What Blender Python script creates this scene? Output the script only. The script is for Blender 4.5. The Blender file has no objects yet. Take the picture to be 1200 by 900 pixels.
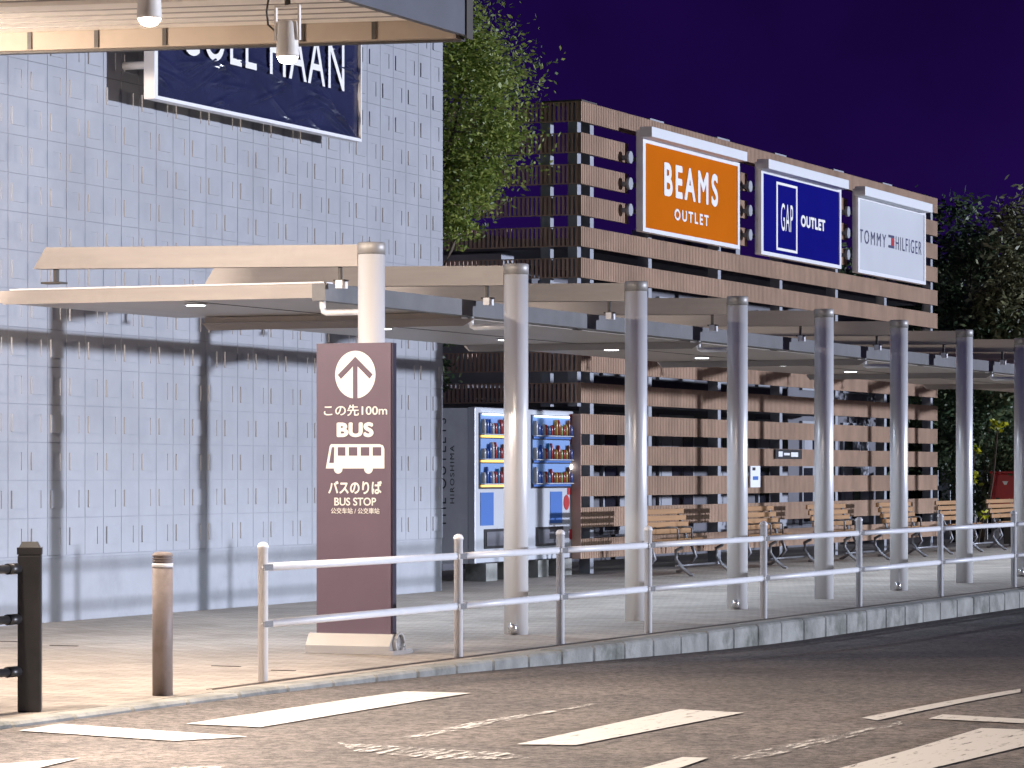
import bpy, bmesh, math, random
from mathutils import Vector, Matrix
random.seed(7)
S = bpy.context.scene
C = S.collection
PI = math.pi

# ------------------------------------------------------------------ camera
# X runs along the street away from the viewer, Y towards the buildings, Z up; pavement level is z = 0.
FPX, CX, HZ, EYE = 4000.0, 600.0, 553.0, 1.22
YAW = math.atan((2265 - CX) / FPX)
CA, SA = math.cos(YAW), math.sin(YAW)
cam = bpy.data.cameras.new('camera')
cam.sensor_width = 36.0
cam.lens = 36.0 * FPX / 1200.0
cam.shift_y = (HZ - 450.0) / 1200.0
cam.clip_start, cam.clip_end = 0.5, 2000
camo = bpy.data.objects.new('camera', cam)
C.objects.link(camo)
camo.location = (0, 0, EYE)
camo.rotation_euler = (PI / 2, 0, YAW - PI / 2)
S.camera = camo

# ------------------------------------------------------------------ sky, key light, exposure
W = bpy.data.worlds.new('World')
S.world = W
W.use_nodes = True
wn = W.node_tree.nodes
wl = W.node_tree.links
bg = wn['Background']
tc = wn.new('ShaderNodeTexCoord')
sx = wn.new('ShaderNodeSeparateXYZ')
rp = wn.new('ShaderNodeValToRGB')
rp.color_ramp.elements[0].position = 0.0
rp.color_ramp.elements[0].color = (0.0095, 0.0025, 0.0440, 1)
rp.color_ramp.elements[1].position = 0.35
rp.color_ramp.elements[1].color = (0.0058, 0.0010, 0.0310, 1)
wl.new(tc.outputs['Generated'], sx.inputs[0])
wl.new(sx.outputs['Z'], rp.inputs[0])
nzs = wn.new('ShaderNodeTexNoise'); nzs.inputs['Scale'].default_value = 9.0; nzs.inputs['Detail'].default_value = 6
wl.new(tc.outputs['Generated'], nzs.inputs['Vector'])
mrs = wn.new('ShaderNodeMapRange'); mrs.inputs['From Min'].default_value = 0.3; mrs.inputs['From Max'].default_value = 0.7
mrs.inputs['To Min'].default_value = 0.72; mrs.inputs['To Max'].default_value = 1.3
wl.new(nzs.outputs['Fac'], mrs.inputs['Value'])
mxs = wn.new('ShaderNodeVectorMath'); mxs.operation = 'SCALE'
wl.new(rp.outputs[0], mxs.inputs[0]); wl.new(mrs.outputs[0], mxs.inputs['Scale'])
wl.new(mxs.outputs[0], bg.inputs['Color'])
bg.inputs['Strength'].default_value = 1.0

SUN_EL = math.radians(2.2)
SUN_AZ = math.atan2(-1.0, 0.472)            # the far car-park floodlight: towards +X, -Y
sun = bpy.data.lights.new('key_light', 'SUN')
sun.energy = 3.5
sun.angle = math.radians(1.2)
sun.color = (0.77, 0.83, 1.0)
suno = bpy.data.objects.new('key_light', sun)
C.objects.link(suno)
d = Vector((math.cos(SUN_EL) * math.cos(SUN_AZ), math.cos(SUN_EL) * math.sin(SUN_AZ), math.sin(SUN_EL)))
suno.rotation_euler = d.to_track_quat('Z', 'Y').to_euler()
suno.location = (60, -30, 20)

S.view_settings.view_transform = 'Standard'
S.view_settings.look = 'None'
S.view_settings.exposure = 0.35
S.view_settings.gamma = 1.0
S.view_settings.use_curve_mapping = False
WARM = (1.0, 0.84, 0.70)
FLOOD_W = 1250.0
DOWN_W = 165.0

# ------------------------------------------------------------------ pixel -> place
def ray(px, py):
    u = (px - CX) / FPX
    return (CA + SA * u, SA - CA * u, (HZ - py) / FPX)
def gz(px, py, z=0.0):
    r = ray(px, py); t = (z - EYE) / r[2]
    return Vector((r[0] * t, r[1] * t, z))
def gy(px, py, Y):
    r = ray(px, py); t = Y / r[1]
    return Vector((r[0] * t, Y, EYE + r[2] * t))
def gx(px, py, X):
    r = ray(px, py); t = X / r[0]
    return Vector((X, r[1] * t, EYE + r[2] * t))

# ------------------------------------------------------------------ materials
def nodes(name):
    m = bpy.data.materials.new(name)
    m.use_nodes = True
    return m, m.node_tree.nodes, m.node_tree.links, m.node_tree.nodes['Principled BSDF']

def mat(name, col, rough=0.6, metal=0.0, var=0.12, scale=3.0, bump=0.0, bscale=60.0, spec=None, dirt=None, dscale=1.2, stretch=(1, 1, 1), col2=None):
    m, n, l, b = nodes(name)
    t = n.new('ShaderNodeNewGeometry')
    mp = n.new('ShaderNodeMapping'); mp.inputs['Scale'].default_value = stretch
    l.new(t.outputs['Position'], mp.inputs[0])
    nz = n.new('ShaderNodeTexNoise'); nz.inputs['Scale'].default_value = scale
    nz.inputs['Detail'].default_value = 7; nz.inputs['Roughness'].default_value = 0.65
    l.new(mp.outputs[0], nz.inputs['Vector'])
    r = n.new('ShaderNodeValToRGB')
    c = Vector(col)
    c2 = Vector(col2) if col2 else c * (1 + var)
    c1 = c * (1 - var)
    r.color_ramp.elements[0].color = (*c1, 1); r.color_ramp.elements[0].position = 0.3
    r.color_ramp.elements[1].color = (*[min(1, v) for v in c2], 1); r.color_ramp.elements[1].position = 0.7
    l.new(nz.outputs['Fac'], r.inputs[0])
    out = r.outputs[0]
    if dirt:
        nd = n.new('ShaderNodeTexNoise'); nd.inputs['Scale'].default_value = dscale
        nd.inputs['Detail'].default_value = 9; nd.inputs['Roughness'].default_value = 0.7
        l.new(t.outputs['Position'], nd.inputs['Vector'])
        rd = n.new('ShaderNodeValToRGB')
        rd.color_ramp.elements[0].position = 0.52; rd.color_ramp.elements[1].position = 0.72
        l.new(nd.outputs['Fac'], rd.inputs[0])
        mx = n.new('ShaderNodeMix'); mx.data_type = 'RGBA'
        l.new(rd.outputs[0], mx.inputs['Factor']); l.new(out, mx.inputs['A'])
        mx.inputs['B'].default_value = (*dirt, 1)
        out = mx.outputs['Result']
    l.new(out, b.inputs['Base Color'])
    b.inputs['Roughness'].default_value = rough
    b.inputs['Metallic'].default_value = metal
    if spec is not None: b.inputs['Specular IOR Level'].default_value = spec
    if bump:
        nb = n.new('ShaderNodeTexNoise'); nb.inputs['Scale'].default_value = bscale
        nb.inputs['Detail'].default_value = 4
        l.new(t.outputs['Position'], nb.inputs['Vector'])
        bp = n.new('ShaderNodeBump'); bp.inputs['Strength'].default_value = bump; bp.inputs['Distance'].default_value = 0.01
        l.new(nb.outputs['Fac'], bp.inputs['Height']); l.new(bp.outputs[0], b.inputs['Normal'])
    return m

def emit(name, col, s):
    m, n, l, b = nodes(name)
    b.inputs['Base Color'].default_value = (*col, 1)
    b.inputs['Emission Color'].default_value = (*col, 1)
    b.inputs['Emission Strength'].default_value = s
    return m

def leaf_mat(name, c1, c2, c3):
    m, n, l, b = nodes(name)
    g = n.new('ShaderNodeNewGeometry')
    r = n.new('ShaderNodeValToRGB')
    r.color_ramp.elements[0].color = (*c1, 1)
    r.color_ramp.elements[1].color = (*c3, 1)
    e = r.color_ramp.elements.new(0.5); e.color = (*c2, 1)
    l.new(g.outputs['Random Per Island'], r.inputs[0])
    l.new(r.outputs[0], b.inputs['Base Color'])
    b.inputs['Roughness'].default_value = 0.5
    tr = n.new('ShaderNodeBsdfTranslucent'); l.new(r.outputs[0], tr.inputs['Color'])
    ms = n.new('ShaderNodeMixShader'); ms.inputs[0].default_value = 0.4
    l.new(b.outputs[0], ms.inputs[1]); l.new(tr.outputs[0], ms.inputs[2])
    l.new(ms.outputs[0], n['Material Output'].inputs['Surface'])
    return m

def paving_mat():
    m, n, l, b = nodes('paving')
    t = n.new('ShaderNodeTexCoord')
    br = n.new('ShaderNodeTexBrick')
    br.inputs['Scale'].default_value = 1.0
    br.inputs['Brick Width'].default_value = 0.2; br.inputs['Row Height'].default_value = 0.1
    br.inputs['Mortar Size'].default_value = 0.005; br.inputs['Mortar Smooth'].default_value = 0.3
    br.inputs['Color1'].default_value = (0.47, 0.41, 0.355, 1); br.inputs['Color2'].default_value = (0.36, 0.315, 0.275, 1)
    br.inputs['Mortar'].default_value = (0.20, 0.175, 0.15, 1)
    mp = n.new('ShaderNodeMapping'); mp.inputs['Rotation'].default_value = (0, 0, PI / 2)
    l.new(t.outputs['Object'], mp.inputs[0]); l.new(mp.outputs[0], br.inputs['Vector'])
    nz = n.new('ShaderNodeTexNoise'); nz.inputs['Scale'].default_value = 0.8; nz.inputs['Detail'].default_value = 10; nz.inputs['Roughness'].default_value = 0.7
    l.new(t.outputs['Object'], nz.inputs['Vector'])
    r = n.new('ShaderNodeValToRGB')
    r.color_ramp.elements[0].position = 0.32; r.color_ramp.elements[0].color = (0.62, 0.62, 0.60, 1)
    r.color_ramp.elements[1].position = 0.62; r.color_ramp.elements[1].color = (1.05, 1.05, 1.05, 1)
    l.new(nz.outputs['Fac'], r.inputs[0])
    mx = n.new('ShaderNodeMix'); mx.data_type = 'RGBA'; mx.blend_type = 'MULTIPLY'; mx.inputs['Factor'].default_value = 1
    l.new(br.outputs['Color'], mx.inputs['A']); l.new(r.outputs[0], mx.inputs['B'])
    l.new(mx.outputs['Result'], b.inputs['Base Color'])
    b.inputs['Roughness'].default_value = 0.75
    bp = n.new('ShaderNodeBump'); bp.inputs['Strength'].default_value = 0.5; bp.inputs['Distance'].default_value = 0.006; bp.invert = True
    l.new(br.outputs['Fac'], bp.inputs['Height']); l.new(bp.outputs[0], b.inputs['Normal'])
    return m

def asphalt_mat():
    m, n, l, b = nodes('asphalt')
    t = n.new('ShaderNodeTexCoord')
    vo = n.new('ShaderNodeTexNoise'); vo.inputs['Scale'].default_value = 20; vo.inputs['Detail'].default_value = 10; vo.inputs['Roughness'].default_value = 0.85
    l.new(t.outputs['Object'], vo.inputs['Vector'])
    nz = n.new('ShaderNodeTexNoise'); nz.inputs['Scale'].default_value = 0.9; nz.inputs['Detail'].default_value = 9; nz.inputs['Roughness'].default_value = 0.65
    l.new(t.outputs['Object'], nz.inputs['Vector'])
    r = n.new('ShaderNodeValToRGB')
    r.color_ramp.elements[0].position = 0.41; r.color_ramp.elements[0].color = (0.03, 0.027, 0.026, 1)
    r.color_ramp.elements[1].position = 0.60; r.color_ramp.elements[1].color = (0.225, 0.20, 0.19, 1)
    l.new(vo.outputs['Fac'], r.inputs[0])
    r2 = n.new('ShaderNodeValToRGB')
    r2.color_ramp.elements[0].position = 0.35; r2.color_ramp.elements[0].color = (0.66, 0.66, 0.67, 1)
    r2.color_ramp.elements[1].position = 0.65; r2.color_ramp.elements[1].color = (1.1, 1.08, 1.05, 1)
    l.new(nz.outputs['Fac'], r2.inputs[0])
    mx = n.new('ShaderNodeMix'); mx.data_type = 'RGBA'; mx.blend_type = 'MULTIPLY'; mx.inputs['Factor'].default_value = 1
    l.new(r.outputs[0], mx.inputs['A']); l.new(r2.outputs[0], mx.inputs['B'])
    l.new(mx.outputs['Result'], b.inputs['Base Color'])
    b.inputs['Roughness'].default_value = 0.85
    bp = n.new('ShaderNodeBump'); bp.inputs['Strength'].default_value = 0.7; bp.inputs['Distance'].default_value = 0.008
    l.new(vo.outputs['Fac'], bp.inputs['Height']); l.new(bp.outputs[0], b.inputs['Normal'])
    return m

def paint_mat(name, lo, hi):
    m, n, l, b = nodes(name)
    t = n.new('ShaderNodeTexCoord')
    mp = n.new('ShaderNodeMapping'); mp.inputs['Scale'].default_value = (1.0, 5.0, 1.0)
    l.new(t.outputs['Object'], mp.inputs[0])
    nz = n.new('ShaderNodeTexNoise'); nz.inputs['Scale'].default_value = 4.5; nz.inputs['Detail'].default_value = 12; nz.inputs['Roughness'].default_value = 0.75
    l.new(mp.outputs[0], nz.inputs['Vector'])
    r = n.new('ShaderNodeValToRGB'); r.color_ramp.elements[0].position = lo; r.color_ramp.elements[1].position = hi
    l.new(nz.outputs['Fac'], r.inputs[0])
    b.inputs['Base Color'].default_value = (0.50, 0.49, 0.47, 1); b.inputs['Roughness'].default_value = 0.6
    tr = n.new('ShaderNodeBsdfTransparent')
    ms = n.new('ShaderNodeMixShader')
    l.new(r.outputs[0], ms.inputs[0]); l.new(tr.outputs[0], ms.inputs[1]); l.new(b.outputs[0], ms.inputs[2])
    l.new(ms.outputs[0], n['Material Output'].inputs['Surface'])
    return m

def column_mat():
    m, n, l, b = nodes('stainless')
    t = n.new('ShaderNodeTexCoord')
    mp = n.new('ShaderNodeMapping'); mp.inputs['Scale'].default_value = (40, 40, 0.6)
    l.new(t.outputs['Object'], mp.inputs[0])
    nz = n.new('ShaderNodeTexNoise'); nz.inputs['Scale'].default_value = 3; nz.inputs['Detail'].default_value = 5
    l.new(mp.outputs[0], nz.inputs['Vector'])
    r = n.new('ShaderNodeMapRange'); r.inputs['To Min'].default_value = 0.26; r.inputs['To Max'].default_value = 0.42
    l.new(nz.outputs['Fac'], r.inputs['Value']); l.new(r.outputs[0], b.inputs['Roughness'])
    b.inputs['Base Color'].default_value = (0.84, 0.84, 0.85, 1)
    b.inputs['Metallic'].default_value = 0.32
    return m

M = {}
M['paving'] = paving_mat()
M['asphalt'] = asphalt_mat()
M['paint'] = paint_mat('road_paint', 0.34, 0.44)
M['paint_worn'] = paint_mat('road_paint_worn', 0.47, 0.60)
M['kerb'] = mat('kerb_concrete', (0.27, 0.27, 0.25), 0.9, var=0.35, scale=3, bump=0.5, dirt=(0.055, 0.06, 0.045), dscale=1.6)
M['earth'] = mat('earth', (0.09, 0.08, 0.07), 0.95, var=0.3, scale=0.5)
M['tile'] = mat('wall_tile', (0.315, 0.325, 0.355), 0.55, var=0.09, scale=1.6, dirt=(0.27, 0.275, 0.30), dscale=0.7, bump=0.06, bscale=30)
M['wallbody'] = mat('wall_body', (0.315, 0.325, 0.355), 0.7, var=0.08, scale=2, dirt=(0.25, 0.26, 0.28), dscale=1.5)
M['joint'] = mat('wall_joint', (0.30, 0.31, 0.34), 0.8, var=0.1)
M['tan'] = mat('tan_painted_aluminium', (0.335, 0.30, 0.28), 0.45, var=0.09, dirt=(0.28, 0.25, 0.235), scale=1.5, stretch=(1, 1, 8))
M['soffit'] = mat('cream_soffit', (0.86, 0.80, 0.72), 0.6, var=0.05, scale=2, stretch=(1, .2, 1))
M['fascia'] = mat('dark_grey_fascia', (0.085, 0.09, 0.11), 0.5, var=0.15, scale=2)
M['edge'] = mat('ochre_edge_beam', (0.34, 0.27, 0.21), 0.55, var=0.08)
M['bronze'] = mat('dark_bronze', (0.05, 0.042, 0.036), 0.5, var=0.2)
M['column'] = column_mat()
M['capgrey'] = mat('cap_grey', (0.33, 0.32, 0.31), 0.5, 0.3)
M['gutter'] = mat('grey_gutter', (0.13, 0.13, 0.135), 0.5, 0.2, var=0.15, scale=4)
M['panel'] = mat('roof_panel', (0.36, 0.31, 0.27), 0.4, var=0.06, scale=2, stretch=(.3, 3, 1))
M['white'] = mat('white_paint', (0.78, 0.78, 0.80), 0.4, var=0.05, scale=6)
M['steel'] = mat('bare_steel', (0.62, 0.61, 0.60), 0.25, 0.75, var=0.05)
M['purple'] = mat('plum_sign_face', (0.130, 0.092, 0.125), 0.4, var=0.05, scale=2)
M['purple_edge'] = mat('plum_sign_edge', (0.02, 0.012, 0.03), 0.4)
M['letter'] = mat('white_lettering', (0.82, 0.80, 0.76), 0.5, var=0.02)
M['brownboard'] = mat('brown_ribbed_board', (0.345, 0.232, 0.165), 0.8, spec=0.15, var=0.2, scale=2.2, stretch=(1, 1, .5))
M['brownslat'] = mat('brown_slat', (0.58, 0.38, 0.28), 0.6, var=0.15, scale=2.2)
M['postgrey'] = mat('grey_steel_post', (0.30, 0.315, 0.35), 0.5, 0.2, var=0.1)
M['backwall'] = mat('back_wall', (0.13, 0.13, 0.15), 0.8, var=0.15, scale=1)
M['blind'] = mat('pale_window_blind', (0.32, 0.33, 0.37), 0.5, var=0.1, scale=1.5)
M['darkglass'] = mat('dark_glass', (0.02, 0.02, 0.03), 0.12, var=0.1)
M['orange'] = mat('orange_panel', (0.52, 0.125, 0.004), 0.9, var=0.05, scale=1, spec=0.03)
M['navy'] = mat('navy_panel', (0.004, 0.004, 0.15), 0.9, var=0.08, scale=1, spec=0.03)
M['whitepanel'] = mat('white_panel', (0.47, 0.49, 0.52), 0.7, var=0.03, scale=1)
M['lightbar'] = mat('white_lamp_bar', (0.68, 0.70, 0.72), 0.5, var=0.02)
M['film'] = mat('navy_vinyl_film', (0.020, 0.024, 0.065), 0.22, var=0.25, scale=2.5, bump=0.25, bscale=9)
M['navytext'] = mat('navy_lettering', (0.03, 0.03, 0.10), 0.5)
M['red'] = mat('red_paint', (0.42, 0.02, 0.025), 0.4, var=0.1)
M['black'] = mat('black_paint', (0.018, 0.017, 0.018), 0.4, var=0.3, scale=8)
M['bollard'] = mat('bollard_brown', (0.20, 0.16, 0.145), 0.6, var=0.1, scale=14, bump=0.15, bscale=120, dirt=(0.16, 0.12, 0.10), dscale=9)
M['vmwhite'] = mat('machine_white', (0.50, 0.52, 0.56), 0.35, var=0.03)
M['vmgrey'] = mat('machine_grey', (0.72, 0.74, 0.76), 0.5, var=0.08)
M['vmdark'] = mat('machine_dark', (0.03, 0.03, 0.035), 0.3)
M['vmblue'] = emit('machine_blue', (0.03, 0.12, 0.40), 0.06)
M['vmlit'] = emit('display_backlight', (0.14, 0.25, 0.50), 0.16)
M['button'] = emit('amber_buttons', (1.0, 0.58, 0.12), 0.9)
M['tubelamp'] = emit('tube_lamp', (0.75, 0.88, 1.0), 3.0)
M['benchwood'] = mat('bench_wood', (0.30, 0.155, 0.06), 0.5, var=0.2, scale=3, stretch=(.4, 6, 6))
M['iron'] = mat('cast_iron', (0.20, 0.20, 0.22), 0.45, 0.4, var=0.2)
M['bark'] = mat('bark', (0.10, 0.075, 0.055), 0.9, var=0.3, scale=8, bump=0.6, bscale=30)
M['leaf_near'] = leaf_mat('leaf_camphor', (0.10, 0.16, 0.03), (0.24, 0.31, 0.06), (0.44, 0.48, 0.12))
M['leaf_dark'] = leaf_mat('leaf_dark', (0.045, 0.085, 0.045), (0.10, 0.15, 0.075), (0.20, 0.24, 0.12))
M['leaf_olive'] = leaf_mat('leaf_olive', (0.08, 0.085, 0.05), (0.18, 0.19, 0.10), (0.34, 0.35, 0.19))
M['leaf_yellow'] = leaf_mat('leaf_yellow', (0.10, 0.14, 0.01), (0.45, 0.48, 0.02), (0.75, 0.72, 0.05))
M['lens'] = emit('flood_lens', (1.0, 0.93, 0.80), 30.0)
M['downlens'] = emit('downlight_lens', (0.92, 0.97, 1.0), 6.0)
M['floodbody'] = mat('flood_body_cream', (0.80, 0.76, 0.70), 0.5, 0.0, var=0.08)
M['paper'] = mat('paper', (0.72, 0.74, 0.78), 0.7, var=0.03)
M['slot'] = mat('drain_slot', (0.05, 0.035, 0.025), 0.7, var=0.2)

def can_mat():
    m, n, l, b = nodes('drink_cans')
    g = n.new('ShaderNodeNewGeometry')
    r = n.new('ShaderNodeValToRGB'); r.color_ramp.interpolation = 'CONSTANT'
    cols = [(0.30, 0.03, 0.03), (0.03, 0.08, 0.28), (0.32, 0.22, 0.05), (0.05, 0.18, 0.06), (0.36, 0.37, 0.4), (0.14, 0.05, 0.03), (0.2, 0.3, 0.1), (0.03, 0.16, 0.32)]
    r.color_ramp.elements[0].color = (*cols[0], 1); r.color_ramp.elements[1].color = (*cols[1], 1); r.color_ramp.elements[1].position = 0.125
    for i in range(2, 8):
        e = r.color_ramp.elements.new(i / 8); e.color = (*cols[i], 1)
    l.new(g.outputs['Random Per Island'], r.inputs[0]); l.new(r.outputs[0], b.inputs['Base Color'])
    l.new(r.outputs[0], b.inputs['Emission Color']); b.inputs['Emission Strength'].default_value = 0.05
    b.inputs['Roughness'].default_value = 0.3
    return m
M['cans'] = can_mat()

# ------------------------------------------------------------------ mesh building
class MB:
    def __init__(s): s.v = []; s.f = []; s.sm = []
    def add(s, vs, fs, smooth=False):
        o = len(s.v); s.v += [tuple(p) for p in vs]
        s.f += [tuple(i + o for i in f) for f in fs]; s.sm += [smooth] * len(fs); return s
    def box(s, x0, x1, y0, y1, z0, z1):
        if x0 > x1: x0, x1 = x1, x0
        if y0 > y1: y0, y1 = y1, y0
        if z0 > z1: z0, z1 = z1, z0
        return s.add([(x0, y0, z0), (x1, y0, z0), (x1, y1, z0), (x0, y1, z0), (x0, y0, z1), (x1, y0, z1), (x1, y1, z1), (x0, y1, z1)],
                     [(3, 2, 1, 0), (4, 5, 6, 7), (0, 1, 5, 4), (1, 2, 6, 5), (2, 3, 7, 6), (3, 0, 4, 7)])
    def prism(s, poly, d):          # poly: 3D points, d: extrusion vector
        n = len(poly); d = Vector(d)
        a = [Vector(p) for p in poly]
        return s.add(a + [p + d for p in a], [tuple(range(n))[::-1], tuple(range(n, 2 * n))] + [(i, (i + 1) % n, n + (i + 1) % n, n + i) for i in range(n)])
    def lathe(s, prof, cx, cy, z0=0, n=24, closed=True):    # prof: (r, z)
        vs = []; fs = []
        for r, z in prof:
            for k in range(n):
                t = 2 * PI * k / n; vs.append((cx + r * math.cos(t), cy + r * math.sin(t), z0 + z))
        m = len(prof)
        for j in range(m - 1):
            for k in range(n):
                fs.append((j * n + k, j * n + (k + 1) % n, (j + 1) * n + (k + 1) % n, (j + 1) * n + k))
        o = len(s.v); s.v += vs
        s.f += [tuple(i + o for i in f) for f in fs]; s.sm += [True] * len(fs)
        if closed:
            s.f.append(tuple(o + k for k in range(n))[::-1]); s.f.append(tuple(o + (m - 1) * n + k for k in range(n))); s.sm += [False, False]
        return s
    def tube(s, pts, r, n=10):
        pts = [Vector(p) for p in pts]
        rr = r if isinstance(r, (list, tuple)) else [r] * len(pts)
        rings = []
        for i, p in enumerate(pts):
            t = (pts[min(i + 1, len(pts) - 1)] - pts[max(i - 1, 0)]).normalized()
            up = Vector((0, 0, 1)) if abs(t.z) < 0.9 else Vector((1, 0, 0))
            a = t.cross(up).normalized(); b = t.cross(a)
            rings.append([p + (a * math.cos(2 * PI * k / n) + b * math.sin(2 * PI * k / n)) * rr[i] for k in range(n)])
        vs = [q for g in rings for q in g]; fs = []
        for j in range(len(pts) - 1):
            for k in range(n):
                fs.append((j * n + k, j * n + (k + 1) % n, (j + 1) * n + (k + 1) % n, (j + 1) * n + k))
        o = len(s.v); s.v += [tuple(q) for q in vs]
        s.f += [tuple(i + o for i in f) for f in fs]; s.sm += [True] * len(fs)
        s.f.append(tuple(o + k for k in range(n))); s.f.append(tuple(o + (len(pts) - 1) * n + k for k in range(n))[::-1]); s.sm += [False, False]
        return s
    def mesh(s, name, m):
        me = bpy.data.meshes.new(name)
        me.from_pydata(s.v, [], s.f)
        me.polygons.foreach_set('use_smooth', s.sm)
        me.materials.append(M[m] if isinstance(m, str) else m)
        bm = bmesh.new(); bm.from_mesh(me); bmesh.ops.recalc_face_normals(bm, faces=bm.faces); bm.to_mesh(me); bm.free()
        return me

def obj(name, mb, m=None, parent=None, bevel=0.0):
    me = mb if isinstance(mb, bpy.types.Mesh) else mb.mesh(name, m)
    o = bpy.data.objects.new(name, me)
    C.objects.link(o)
    if parent:
        o.parent = parent
        w = Vector(parent.location)
        g = parent.parent
        while g: w += Vector(g.location); g = g.parent
        o.location = -w if not isinstance(mb, bpy.types.Mesh) else o.location
    if bevel:
        b = o.modifiers.new('bevel', 'BEVEL'); b.width = bevel; b.segments = 2; b.limit_method = 'ANGLE'
    return o
def tag(o, label=None, cat=None, group=None, kind=None):
    if label: o['label'] = label
    if cat: o['category'] = cat
    if group: o['group'] = group
    if kind: o['kind'] = kind
    return o
def thing(name, loc, label, cat, group=None):
    o = bpy.data.objects.new(name, None); C.objects.link(o)
    o.location = loc; o.empty_display_size = 0.2
    return tag(o, label, cat, group)
def copy_tree(o, parent=None):
    c = o.copy(); C.objects.link(c); c.parent = parent
    for ch in list(o.children): copy_tree(ch, c)
    return c
def box(name, m, parent, *b, bevel=0.0): return obj(name, MB().box(*b), m, parent, bevel)

def fit_text(name, body, parent, m, O, U, V, N, bold=0.0, spacing=1.0, ext=0.004):
    """mesh lettering laid in the box O + U (width) x V (height), proud along unit N"""
    cu = bpy.data.curves.new(name, 'FONT'); cu.body = body; cu.size = 1;  cu.extrude = 0; cu.space_character = spacing
    to = bpy.data.objects.new('tmp', cu); C.objects.link(to)
    bpy.context.view_layer.update()
    dg = bpy.context.evaluated_depsgraph_get()
    me = bpy.data.meshes.new_from_object(to.evaluated_get(dg))
    bpy.data.objects.remove(to); bpy.data.curves.remove(cu)
    xs = [v.co.x for v in me.vertices]; ys = [v.co.y for v in me.vertices]
    x0, x1, y0, y1 = min(xs), max(xs), min(ys), max(ys)
    bd = max(0.0, bold)
    shifts = [(0, 0)] if bd < .005 else [(bd * math.cos(q * PI / 4), bd * math.sin(q * PI / 4)) for q in range(8)]
    x0 -= bd; x1 += bd; y0 -= bd; y1 += bd
    mb = MB()
    fs = [tuple(p.vertices) for p in me.polygons]
    for q, (sx_, sy_) in enumerate(shifts):
        mb.add([O + U * ((v.co.x + sx_ - x0) / (x1 - x0)) + V * ((v.co.y + sy_ - y0) / (y1 - y0)) + N * (ext + .0004 * q) for v in me.vertices], fs)
    bpy.data.meshes.remove(me)
    me = bpy.data.meshes.new(name); me.from_pydata(mb.v, [], mb.f); me.materials.append(M[m])
    o = bpy.data.objects.new(name, me); C.objects.link(o)
    if parent:
        o.parent = parent
        w = Vector(parent.location); g = parent.parent
        while g: w += Vector(g.location); g = g.parent
        o.location = -w
    return o

def spot(name, loc, aim, watts, col, size_deg, blend, radius, parent):
    L = bpy.data.lights.new(name, 'SPOT'); L.energy = watts; L.color = col
    L.spot_size = math.radians(size_deg); L.spot_blend = blend; L.shadow_soft_size = radius
    o = bpy.data.objects.new(name, L); C.objects.link(o)
    o.rotation_euler = Vector((Vector(loc) - Vector(aim))).to_track_quat('Z', 'Y').to_euler()
    o.parent = parent
    w = Vector((0, 0, 0)); g = parent
    while g: w += Vector(g.location); g = g.parent
    o.location = Vector(loc) - w
    return o

# ================================================================== ground
def road_z(X):
    t = max(0.0, min(1.0, (X - 16.5) / 11.0)); t = t * t * (3 - 2 * t)
    return -0.025 - 0.145 * t
KERB0, KERB1 = 8.62, 8.80
tag(obj('ground', MB().box(-400, 700, -500, 600, -1.0, -0.40), 'earth'), 'dark earth beyond the pavement and buildings', kind='structure')
rb = MB()
xs = [-40 + 1.0 * i for i in range(181)]
vv = []
for X in xs: vv += [(X, -60, road_z(X)), (X, KERB0 + 0.02, road_z(X))]
rb.add(vv, [(2 * i, 2 * i + 2, 2 * i + 3, 2 * i + 1) for i in range(len(xs) - 1)])
road = tag(obj('road', rb, 'asphalt'), 'worn grey asphalt road with faded white markings', kind='structure')
side = tag(obj('sidewalk', MB().box(-40, 75, KERB1, 30, -0.30, 0.0), 'paving'), 'beige block paved pavement beside the road', kind='structure')
kerb = bpy.data.objects.new('kerb', None); C.objects.link(kerb); tag(kerb, 'grey concrete kerb stones edging the pavement', kind='structure')
KL = 0.60
ks = MB().box(0.006, KL - 0.006, KERB0, KERB1, -0.30, 0.004).mesh('kerb_stone', 'kerb')
X = 9.0; i = 0
while X < 70:
    o = obj('kerb_stone', ks, None, kerb); o.location = (X, random.uniform(-.003, .003), random.uniform(-.004, .004))
    o.modifiers.new('bevel', 'BEVEL').width = 0.015
    X += KL; i += 1

marks = [  # photo pixels of each painted patch, wear
    ([(218, 848), (305, 852), (552, 812), (475, 810)], 'paint'),
    ([(22, 856), (70, 848), (290, 863), (205, 868)], 'paint'),
    ([(0, 895), (94, 888), (40, 901), (0, 905)], 'paint'),
    ([(470, 864), (487, 866), (600, 843), (708, 824), (690, 825), (560, 845)], 'paint_worn'),
    ([(395, 870), (595, 882), (625, 889), (520, 890), (415, 880)], 'paint_worn'),
    ([(605, 872), (675, 873), (872, 835), (797, 831)], 'paint'),
    ([(745, 902), (800, 887), (830, 888), (790, 902)], 'paint'),
    ([(845, 888), (905, 876), (950, 867), (1055, 845), (1058, 848), (930, 880), (880, 890)], 'paint_worn'),
    ([(1010, 841), (1028, 844), (1196, 811), (1196, 807)], 'paint'),
    ([(1088, 842), (1105, 837), (1230, 844), (1230, 849)], 'paint'),
    ([(980, 901), (1060, 880), (1150, 853), (1230, 856), (1210, 872), (1080, 903)], 'paint'),
    ([(200, 899), (265, 897), (250, 903), (205, 903)], 'paint_worn'),
]
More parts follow.
